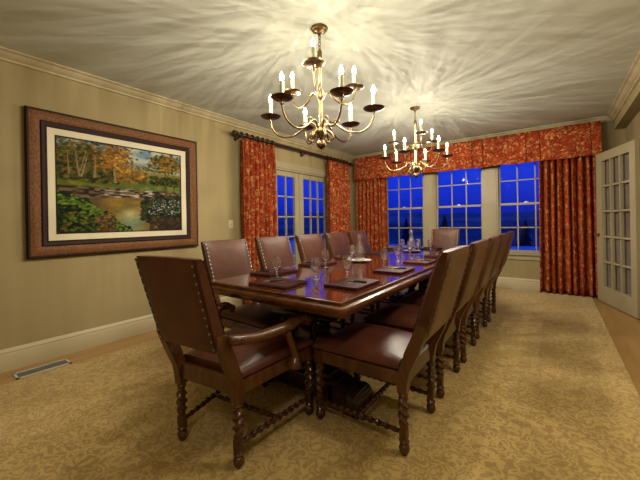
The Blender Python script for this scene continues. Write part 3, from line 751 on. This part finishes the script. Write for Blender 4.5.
A1 = make_chair(True, 'brown leather armchair nearest the camera, back turned, at the near end of the table', (2.158, -4.985, CZ), math.radians(7), 'armchairs at the table ends')
A2 = dup(A1, (2.22, -1.40, CZ), PI, 'brown leather armchair at the far end of the table, before the windows')
ylist = [-4.472, -3.848, -3.226, -2.602, -1.98]
S1 = make_chair(False, 'nearest brown leather side chair on the right, whole seat in view', (2.745, ylist[0], CZ), PI / 2, 'side chairs on the right')
RL = [None, 'brown leather side chair directly behind the nearest right-hand one', 'middle brown leather side chair of the right row', 'brown leather side chair second from the windows on the right', 'brown leather side chair on the right nearest the windows']
for i in range(1, 5): dup(S1, (2.745 + .004 * ((i * 7) % 3 - 1), ylist[i], CZ), PI / 2 + math.radians((i * 37 % 5 - 2) * .4), RL[i], 'side chairs on the right')
LLb = ['nearest brown leather side chair on the left, under the painting corner', 'brown leather side chair before the red curtain nearest the painting', 'brown leather side chair before the middle of the left french doors', 'brown leather side chair before the right-hand leaf of the left french doors', 'brown leather side chair on the left nearest the room corner']
yl = [-4.40, -3.80, -3.18, -2.60, -2.02]
for i in range(5): dup(S1, (1.690, yl[i], CZ), -PI / 2, LLb[i], 'side chairs on the left')

# ------------------------------------------------------------------ table settings
TZ = .7665
def make_portfolio():
    c = empty('portfolio', '', 'portfolio', (0, 0, 0), 0, 'leather portfolios on the table'); bm = bmesh.new()
    box(bm, (-.155, -.115, 0), (.155, .115, .007), .003); box(bm, (-.157, -.117, .0115), (.157, .117, .0175), .003); box(bm, (-.157, -.117, 0), (-.148, .117, .0175), .003)
    link('cover', bm, M['portfolio'], c)
    bm = bmesh.new(); box(bm, (-.146, -.109, .007), (.149, .109, .0115)); link('paper', bm, M['white'], c)
    bm = bmesh.new(); 
    for k in range(9): box(bm, (-.055 + k * .013, -.004 + .002 * math.sin(k * 2.1), .0174), (-.047 + k * .013, .006 + .003 * math.sin(k * 1.3), .0178))
    link('gold_mark', bm, M['gold'], c); return c
def make_pen():
    c = empty('pen', '', 'pen', (0, 0, 0), 0, 'pens on the portfolios'); rot = Matrix.Rotation(PI / 2, 4, 'Y')
    bm = bmesh.new(); lathe(bm, [(0, -.02), (.0045, -.02), (.0052, -.01), (.0052, .068), (.003, .072), (0, .072)], mat=rot, seg=10)
    box(bm, (.012, -.0012, .004), (.068, .0012, .0065), 0); link('barrel', bm, M['pendark'], c)
    bm = bmesh.new(); lathe(bm, [(0, -.066), (.001, -.066), (.0042, -.045), (.0048, -.02), (0, -.02)], mat=rot, seg=10); link('tip', bm, M['pengold'], c); return c
PF = []
seat_words_R = ['right-hand corner nearest the camera', 'second right-hand place from the camera', 'middle right-hand place', 'fourth right-hand place', 'right-hand place nearest the windows']
seat_words_L = ['left-hand place nearest the camera', 'second left-hand place', 'middle left-hand place', 'fourth left-hand place', 'left-hand place nearest the windows']
for i, y in enumerate([-4.44, -3.78, -3.16, -2.56, -1.98]): PF.append((2.578, y, PI / 2, seat_words_R[i], (2.60, y + .01, .10 + .1 * (i % 3))))
for i, y in enumerate([-4.36, -3.77, -3.16, -2.58, -1.98]): PF.append((1.795, y, -PI / 2, seat_words_L[i], (1.72, y - .06, .25 - .2 * (i % 2))))
PF.append((2.150, -4.675, math.radians(4), 'near end of the table before the armchair', (2.12, -4.70, 1.05)))
PF.append((2.19, -1.70, PI, 'far end of the table before the far armchair', (2.15, -1.70, .2)))
pf0 = make_portfolio(); pen0 = make_pen()
for i, (x, y, r, wds, pn) in enumerate(PF):
    lb = 'closed burgundy leather portfolio at the ' + wds; lp = 'dark green pen on the portfolio at the ' + wds.replace(' before the armchair', '').replace(' before the far armchair', '')
    if i == 0: pf0.location = (x, y, TZ); pf0.rotation_euler = (0, 0, r); pf0['label'] = lb
    else: dup(pf0, (x, y, TZ), r, lb)
    if i == 0: pen0.location = (pn[0], pn[1], TZ + .023); pen0.rotation_euler = (0, 0, pn[2]); pen0['label'] = lp
    else: dup(pen0, (pn[0], pn[1], TZ + .023), pn[2], lp)
def goblet_mesh():
    bm = bmesh.new(); k = .95
    out = [(0, 0), (.032, 0), (.033, .002), (.028, .005), (.012, .009), (.0065, .014), (.006, .022), (.0095, .028), (.0095, .033), (.006, .038), (.007, .046), (.012, .054), (.024, .066), (.033, .082), (.0365, .100), (.036, .118), (.033, .138), (.0305, .156), (.0297, .160)]
    inn = [(.0285, .160), (.0290, .156), (.0315, .138), (.0345, .118), (.0348, .100), (.031, .083), (.022, .069), (.010, .059), (0, .056)]
    lathe(bm, [(r * k, z * 1.0) for r, z in out + inn], seg=32)
    for v in bm.verts:
        r = math.hypot(v.co.x, v.co.y); z = v.co.z
        if r > .0295 * k * min(1, max(.35, z / .10)) and .056 < z < .125:
            a = math.atan2(v.co.y, v.co.x); e = math.sin(PI * (z - .056) / .069); q = 1 + .045 * e * math.cos(8 * a); v.co.x *= q; v.co.y *= q
    return bm
g0_ = link('goblet', goblet_mesh(), M['glass'], None, 60); tag(g0_, '', 'goblet', 'glass water goblets on the table')
GB = [(1.985, -4.52, 'beside the near-end portfolio'), (2.275, -4.43, 'near the table centre, left of the front right portfolio'), (2.431, -4.265, 'behind the front right portfolio'), (1.99, -3.915, 'behind the nearest centre goblet, by the second left chair'),
      (2.417, -3.63, 'behind the second right-hand portfolio'), (1.905, -3.31, 'just left of the near carafe'), (2.36, -3.20, 'behind the goblet at the second right portfolio'), (2.003, -2.19, 'left of the far carafe'),
      (2.262, -2.60, 'in front of the far carafe'), (2.175, -2.07, 'right behind the far carafe'), (2.345, -2.10, 'right of the far carafe, before the far armchair')]
for i, (x, y, w) in enumerate(GB):
    if i == 0: o = g0_
    else: o = g0_.copy(); COL.objects.link(o)
    o.location = (x, y, TZ); o['label'] = 'clear stemmed water goblet ' + w
bm = bmesh.new()
out = [(0, .003), (.040, .0), (.046, .006), (.053, .02), (.052, .07), (.045, .120), (.033, .160), (.024, .190), (.0215, .210), (.024, .235), (.031, .262), (.033, .270)]
inn = [(.0305, .270), (.0285, .262), (.0215, .235), (.0190, .210), (.0215, .190), (.0305, .160), (.0425, .120), (.0490, .07), (.0500, .02), (.046, .010), (0, .010)]
lathe(bm, out + inn, seg=32); cf = link('carafe', bm, M['glass'], None, 60); tag(cf, 'clear glass water carafe on the nearer white plate', 'carafe', 'glass carafes on the table')
cf.location = (2.030, -3.370, TZ + .0045)
c2_ = cf.copy(); COL.objects.link(c2_); c2_.location = (2.112, -2.15, TZ + .0045); c2_['label'] = 'clear glass water carafe on the far white plate'
bm = bmesh.new(); lathe(bm, [(0, 0), (.06, 0), (.065, .003), (.095, .009), (.113, .015), (.115, .0175), (.112, .0175), (.093, .0125), (.064, .006), (.060, .0045), (0, .0045)], seg=40)
p0 = link('plate', bm, M['white'], None, 60); p0.location = (2.035, -3.37, TZ); tag(p0, 'round white plate under the nearer carafe', 'plate', 'white plates under the carafes')
p1 = p0.copy(); COL.objects.link(p1); p1.location = (2.117, -2.15, TZ); p1['label'] = 'round white plate under the far carafe'

# ------------------------------------------------------------------ chandeliers
def chandelier(label, loc, fl, fu, group):
    """origin on the ceiling; z downwards negative"""
    c = empty('chandelier', label, 'chandelier', loc, 0, group); z = lambda q: q - H
    bm = bmesh.new(); lathe(bm, [(0, 0), (.062, 0), (.064, -.006), (.058, -.014), (.045, -.018), (.040, -.026), (.022, -.032), (.012, -.044), (.008, -.06), (0, -.062)], seg=28); link('canopy', bm, M['brass'], c)
    bm = bmesh.new()
    for k in range(4):
        zc = -.068 - k * .026; R = []
        for a in range(14):
            t = 2 * PI * a / 14; p = Vector((.010 * math.cos(t), 0, .017 * math.sin(t))); nrm = Vector((math.cos(t), 0, math.sin(t)))
            if k % 2: p = Vector((0, p.x, p.z)); nrm = Vector((0, nrm.x, nrm.z))
            bn = Vector((0, 1, 0)) if not k % 2 else Vector((1, 0, 0))
            R.append([p + (nrm * math.cos(q) + bn * math.sin(q)) * .003 + Vector((0, 0, zc)) for q in [2 * PI * w / 6 for w in range(6)]])
        vr = [[bm.verts.new(p) for p in r] for r in R]
        for a in range(14):
            for w in range(6): bm.faces.new((vr[a][w], vr[a][(w + 1) % 6], vr[(a + 1) % 14][(w + 1) % 6], vr[(a + 1) % 14][w]))
    link('chain', bm, M['brass'], c)
    bm = bmesh.new()
    lathe(bm, [(0, z(2.475)), (.007, z(2.475)), (.013, z(2.46)), (.018, z(2.45)), (.018, z(2.40)), (.012, z(2.39)), (.011, z(2.18)), (.018, z(2.165)), (.026, z(2.15)), (.030, z(2.13)), (.034, z(2.115)), (.024, z(2.10)), (.016, z(2.085)), (.0135, z(2.07)), (.0135, z(1.91)), (.022, z(1.90)), (.030, z(1.885)), (.040, z(1.865)), (.042, z(1.84)), (.030, z(1.82)), (.014, z(1.80)), (.012, z(1.788)), (.024, z(1.782)), (.033, z(1.768)), (.036, z(1.752)), (.031, z(1.736)), (.018, z(1.726)), (.006, z(1.718)), (0, z(1.716))], seg=24)
    link('column', bm, M['brass'], c, 50)
    def arm(ang, R_, zc, low):
        ca, sa = math.cos(ang), math.sin(ang); P = lambda r, zz: Vector((r * ca, r * sa, z(zz))); bm = bmesh.new()
        if low: pts = [(.030, 1.865), (.055, 1.915), (.095, 1.915), (.14, 1.875), (.20, 1.838), (.27, 1.825), (.335, 1.845), (.378, 1.895), (R_, 1.945), (R_, zc - .012)]
        else: pts = [(.022, 2.10), (.042, 2.145), (.075, 2.150), (.11, 2.115), (.16, 2.085), (.215, 2.080), (.262, 2.11), (R_, 2.165), (R_, zc - .012)]
        pth = smooth_path([P(a, b) for a, b in pts], 5); n = len(pth)
        tube(bm, pth, [.0085 - .0028 * i / n for i in range(n)], 8)
        # leaf scrolls by the hub and under the cup
        if low:
            tube(bm, smooth_path([P(.045, 1.86), P(.075, 1.835), (P(.095, 1.80)), P(.075, 1.782), P(.058, 1.795), P(.066, 1.81)], 4), [.009, .010, .011, .011, .011, .010, .010, .009, .009, .009, .008, .008, .008, .007, .007, .007, .006, .006, .005, .005, .004], 7)
            tube(bm, smooth_path([P(.09, 1.915), P(.12, 1.93), P(.14, 1.915), P(.13, 1.90)], 4), [.006, .006, .006, .006, .006, .006, .005, .005, .005, .004, .004, .004, .003], 6)
        else:
            tube(bm, smooth_path([P(.07, 2.15), P(.10, 2.165), P(.115, 2.15), P(.105, 2.135)], 4), .005, 6)
        for dx in (-1, 1):
            q = P(R_, zc - .045); w = Vector((-sa, ca, 0)) * dx
            tube(bm, smooth_path([q, q + w * .012 + Vector((0, 0, .010)), q + w * .018 + Vector((0, 0, .026))], 4), [.005, .005, .0045, .004, .004, .004, .003, .002, .0015], 6)
        link('arm', bm, M['brass'], c, 60)
        ctr = P(R_, zc); bm = bmesh.new()
        lathe(bm, [(0, -.016), (.010, -.015), (.014, -.008), (.040, -.006), (.064, .000), (.076, .007), (.078, .010), (.073, .009), (.058, .004), (.022, .001), (.016, .003), (.016, .012), (0, .012)], ctr, 26)
        pan = link('drip_pan', bm, M['darkbrass'], c, 50)
        bm = bmesh.new(); lathe(bm, [(0, .012), (.0148, .012), (.0148, .112), (.013, .116), (0, .116)], ctr, 18); cn = link('candle', bm, M['candle'], c, 50)
        bm = bmesh.new(); lathe(bm, [(0, .116), (.006, .116), (.010, .122), (.0150, .134), (.0150, .144), (.011, .157), (.005, .170), (.0012, .179), (0, .180)], ctr, 14); bl = link('bulb', bm, M['bulb'], cn, 80)
        return ctr + Vector((0, 0, .142))
    tips = [arm(fl + k * PI / 3, .392, 1.985, True) for k in range(6)] + [arm(fu + k * 2 * PI / 3, .287, 2.213, False) for k in range(3)]
    for i, t in enumerate(tips): bulb_light(Vector(loc) + t, i)
    return c
POW = 7.7; FILL = 62.0
def bulb_light(p, i):
    ld = bpy.data.lights.new('bulb_light', 'POINT'); ld.energy = POW; ld.color = (1, .91, .74); ld.shadow_soft_size = .012
    ld.use_nodes = True; nt = ld.node_tree
    for n in list(nt.nodes): nt.nodes.remove(n)
    out = nt.nodes.new('ShaderNodeOutputLight'); em = nt.nodes.new('ShaderNodeEmission'); lk(nt, em.outputs[0], out.inputs[0])
    # faceted clear bulb: the lamp's own uneven throw, streaks in azimuth that fade towards the horizon
    tc = nt.nodes.new('ShaderNodeTexCoord'); sp = nt.nodes.new('ShaderNodeSeparateXYZ'); lk(nt, tc.outputs['Normal'], sp.inputs[0])
    az = mathn(nt, 'ARCTAN2', sp.outputs[1], sp.outputs[0])
    cx = nt.nodes.new('ShaderNodeCombineXYZ'); lk(nt, mathn(nt, 'COSINE', az), cx.inputs[0]); lk(nt, mathn(nt, 'SINE', az), cx.inputs[1]); lk(nt, mathn(nt, 'MULTIPLY', sp.outputs[2], .05), cx.inputs[2])
    ad = nt.nodes.new('ShaderNodeVectorMath'); ad.operation = 'ADD'; lk(nt, cx.outputs[0], ad.inputs[0]); ad.inputs[1].default_value = (i * 3.7 + p.y, i * 1.9, i * 5.1)
    n1 = nt.nodes.new('ShaderNodeTexNoise'); n1.inputs['Scale'].default_value = 7; n1.inputs['Detail'].default_value = 6; n1.inputs['Roughness'].default_value = .65; lk(nt, ad.outputs[0], n1.inputs['Vector'])
    rg = mathn(nt, 'MAXIMUM', mathn(nt, 'SUBTRACT', 1.0, mathn(nt, 'MULTIPLY', mathn(nt, 'ABSOLUTE', mathn(nt, 'SUBTRACT', n1.outputs['Fac'], .5)), 5.0)), 0.0)
    s = mathn(nt, 'MULTIPLY_ADD', mathn(nt, 'POWER', rg, 6.0), 4.2, .36)
    updir = mathn(nt, 'MAXIMUM', sp.outputs[2], .04)
    wgt = mathn(nt, 'MINIMUM', mathn(nt, 'MULTIPLY', updir, 4.0), 1.0)
    st = mathn(nt, 'ADD', mathn(nt, 'MULTIPLY', mathn(nt, 'SUBTRACT', s, 1.0), wgt), 1.0)
    st = mathn(nt, 'MAXIMUM', st, .12)
    up = nt.nodes.new('ShaderNodeMapRange'); up.interpolation_type = 'SMOOTHSTEP'; lk(nt, sp.outputs[2], up.inputs[0]); up.inputs[1].default_value = -.45; up.inputs[2].default_value = .8; up.inputs[3].default_value = 2.2; up.inputs[4].default_value = .09
    st = mathn(nt, 'MULTIPLY', st, up.outputs[0])
    lk(nt, st, em.inputs['Strength'])
    o = bpy.data.objects.new('bulb_light', ld); COL.objects.link(o); o.location = p
chandelier('large brass chandelier with nine lit candles nearest the camera', (2.226, -4.270, H), math.radians(26), math.radians(357.7 + 180), 'brass chandeliers')
chandelier('brass chandelier with nine lit candles farther off, before the back windows', (2.197, -2.162, H), math.radians(271), math.radians(302.5), 'brass chandeliers')

fx_ = empty('added_fill_light', 'added unseen fill light, round glowing dome by the near wall, behind the viewer', 'added fill light', (3.7, -6.9, H), 0, 'added fill lights')  # added fill light, out of view; lifts the right floor and chair backs
bm = bmesh.new(); lathe(bm, [(0, 0), (.20, 0), (.20, -.02), (.185, -.03), (0, -.03)], seg=36); link('fill_ring', bm, M['brass'], fx_)
bm = bmesh.new(); lathe(bm, [(.18, -.03), (.17, -.06), (.13, -.09), (.07, -.11), (0, -.115)], seg=36)
m, nt, out = new_mat('fill_light_glow'); em = nd(nt, 'ShaderNodeEmission'); em.inputs['Color'].default_value = (1, .91, .74, 1); em.inputs['Strength'].default_value = FILL; lk(nt, em.outputs[0], out.inputs[0])
link('fill_dome', bm, m, fx_, 80)
dup(fx_, (3.88, -4.2, H), 0, 'added unseen fill light, round glowing dome near the right wall, above the right chairs')  # second added fill light, also out of view
# ------------------------------------------------------------------ outdoors
bm = bmesh.new(); rnd = random.Random(4)
R = []
for i in range(61):
    x = -70 + 140 * i / 60; R.append([Vector((x, y, zz)) for y, zz in ((-30, -.5), (T + .02, -.5), (9, -.5), (15.3 + .4 * math.sin(x * .4), -.5 + .08 * math.sin(x * .7)), (18.5, -2.2), (45, -9), (120, -16), (900, -22))])
rings(bm, R, False, False)
# cut the ground under the house away: only outside faces are kept
for f in [f for f in bm.faces if all(v.co.y < .5 for v in f.verts) and any(-.5 < v.co.x < XW + 6 for v in f.verts)]: bm.faces.remove(f)
g = link('snow_ground', bm, M['snow'], None, 60, mats=[M['snow'], M['forest']]); struct(g)
for p_ in g.data.polygons:
    if p_.center.y > 15.9: p_.material_index = 1
def hills(name, dist, hgt, seed, amp, depth, mt_):
    rnd = random.Random(seed); bm = bmesh.new(); R = []; ph = [rnd.random() * 6 for _ in range(6)]
    for i in range(141):
        a = math.radians(20 + 160 * i / 140); e = sum(math.sin(a * f + ph[k]) / (k + 1) for k, f in enumerate((3, 7, 13, 29, 61, 97)))
        h = hgt + amp * e; R.append([Vector(((dist + dd) * math.cos(a) + 2, (dist + dd) * math.sin(a) - 6, zz)) for dd, zz in ((-depth, -25), (-depth * .5, -25 + (h + 25) * .55), (0, h), (depth, -20))])
    rings(bm, R, False, False); return struct(link(name, bm, mt_, None, 60))
hills('hills', 800, 24, 2, 5, 350, M['farhill']); hills('hills', 420, -4, 9, 3, 160, M['forest'])
def pine(x, y, zb, h, label, seed):
    t = empty('pine_tree', label, 'tree', (x, y, zb), 0, 'pines beyond the windows'); rnd = random.Random(seed)
    bm = bmesh.new(); tube(bm, [(0, 0, 0), (0, 0, h * .9)], [h * .022, h * .006], 8); link('trunk', bm, M['bark'], t)
    bm = bmesh.new(); n = 11
    for k in range(n):
        z0 = h * (.12 + .80 * k / n); r = h * .24 * (1 - k / n) ** .9 + h * .02; seg = 16
        top = bm.verts.new((0, 0, z0 + h * .14)); ring = []
        for i in range(seg):
            a = 2 * PI * i / seg + rnd.random() * .2; rr = r * (1 if i % 2 else .62) * (.75 + .4 * rnd.random()); ring.append(bm.verts.new((rr * math.cos(a), rr * math.sin(a), z0 - (h * .02 if i % 2 else -.01 * h))))
        for i in range(seg): bm.faces.new((top, ring[i], ring[(i + 1) % seg]))
        bm.faces.new(ring[::-1])
    link('foliage', bm, M['pine'], t, 0); return t
pine(1.7, 24.5, -3.8, 5.0, 'dark pine seen through the lower sash of the right back window', 1)
pine(-5.3, 27, -4.5, 6.4, 'dark pine seen through the lower left panes of the middle back window', 2)
pine(-8.9, 26.0, -4.2, 5.9, 'dark pine seen through the lower panes of the left back window', 3)
pine(-13.2, 29.0, -4.9, 5.8, 'short dark pine at the left edge of the left back window', 5)
pine(-16, 12, -.5, 3.0, 'dark pine seen through the left french doors', 4)
w = bpy.data.worlds.new('dusk'); S.world = w; w.use_nodes = True; nt = w.node_tree
for n in list(nt.nodes): nt.nodes.remove(n)
out = nt.nodes.new('ShaderNodeOutputWorld'); bg = nt.nodes.new('ShaderNodeBackground'); lk(nt, bg.outputs[0], out.inputs[0])
tc = nt.nodes.new('ShaderNodeTexCoord'); sp = nt.nodes.new('ShaderNodeSeparateXYZ'); lk(nt, tc.outputs['Generated'], sp.inputs[0])
r = ramp(nt, mathn(nt, 'ADD', sp.outputs[2], .1), [(.0, (.002, .008, .22)), (.12, (.003, .014, .36)), (.20, (.007, .032, .62)), (.35, (.012, .056, .80)), (.9, (.012, .05, .50))])
lk(nt, r.outputs[0], bg.inputs[0]); bg.inputs[1].default_value = 1.0

# ------------------------------------------------------------------ camera
cd = bpy.data.cameras.new('camera'); cam = bpy.data.objects.new('camera', cd); COL.objects.link(cam); S.camera = cam
yaw, roll, f = -.637, -.018, 317.0
F = Vector((math.sin(yaw), math.cos(yaw), 0)); R0 = Vector((math.cos(yaw), -math.sin(yaw), 0)); U0 = Vector((0, 0, 1))
Rr = R0 * math.cos(roll) + U0 * math.sin(roll); Ur = -R0 * math.sin(roll) + U0 * math.cos(roll)
mt = Matrix((Rr, Ur, -F)).transposed().to_4x4(); mt.translation = (3.624, -6.194, 1.17); cam.matrix_world = mt
cd.sensor_width = 36; cd.lens = f / 640 * 36; cd.shift_y = (222.35 - 240) / 640; cd.clip_start = .05; cd.clip_end = 3000
S.view_settings.view_transform = 'Standard'; S.view_settings.look = 'None'; S.view_settings.gamma = 1; S.view_settings.use_curve_mapping = False; S.view_settings.exposure = 0
try: S.cycles.sample_clamp_indirect = 10; S.cycles.caustics_refractive = False; S.cycles.caustics_reflective = False; S.cycles.use_denoising = True
except Exception: pass
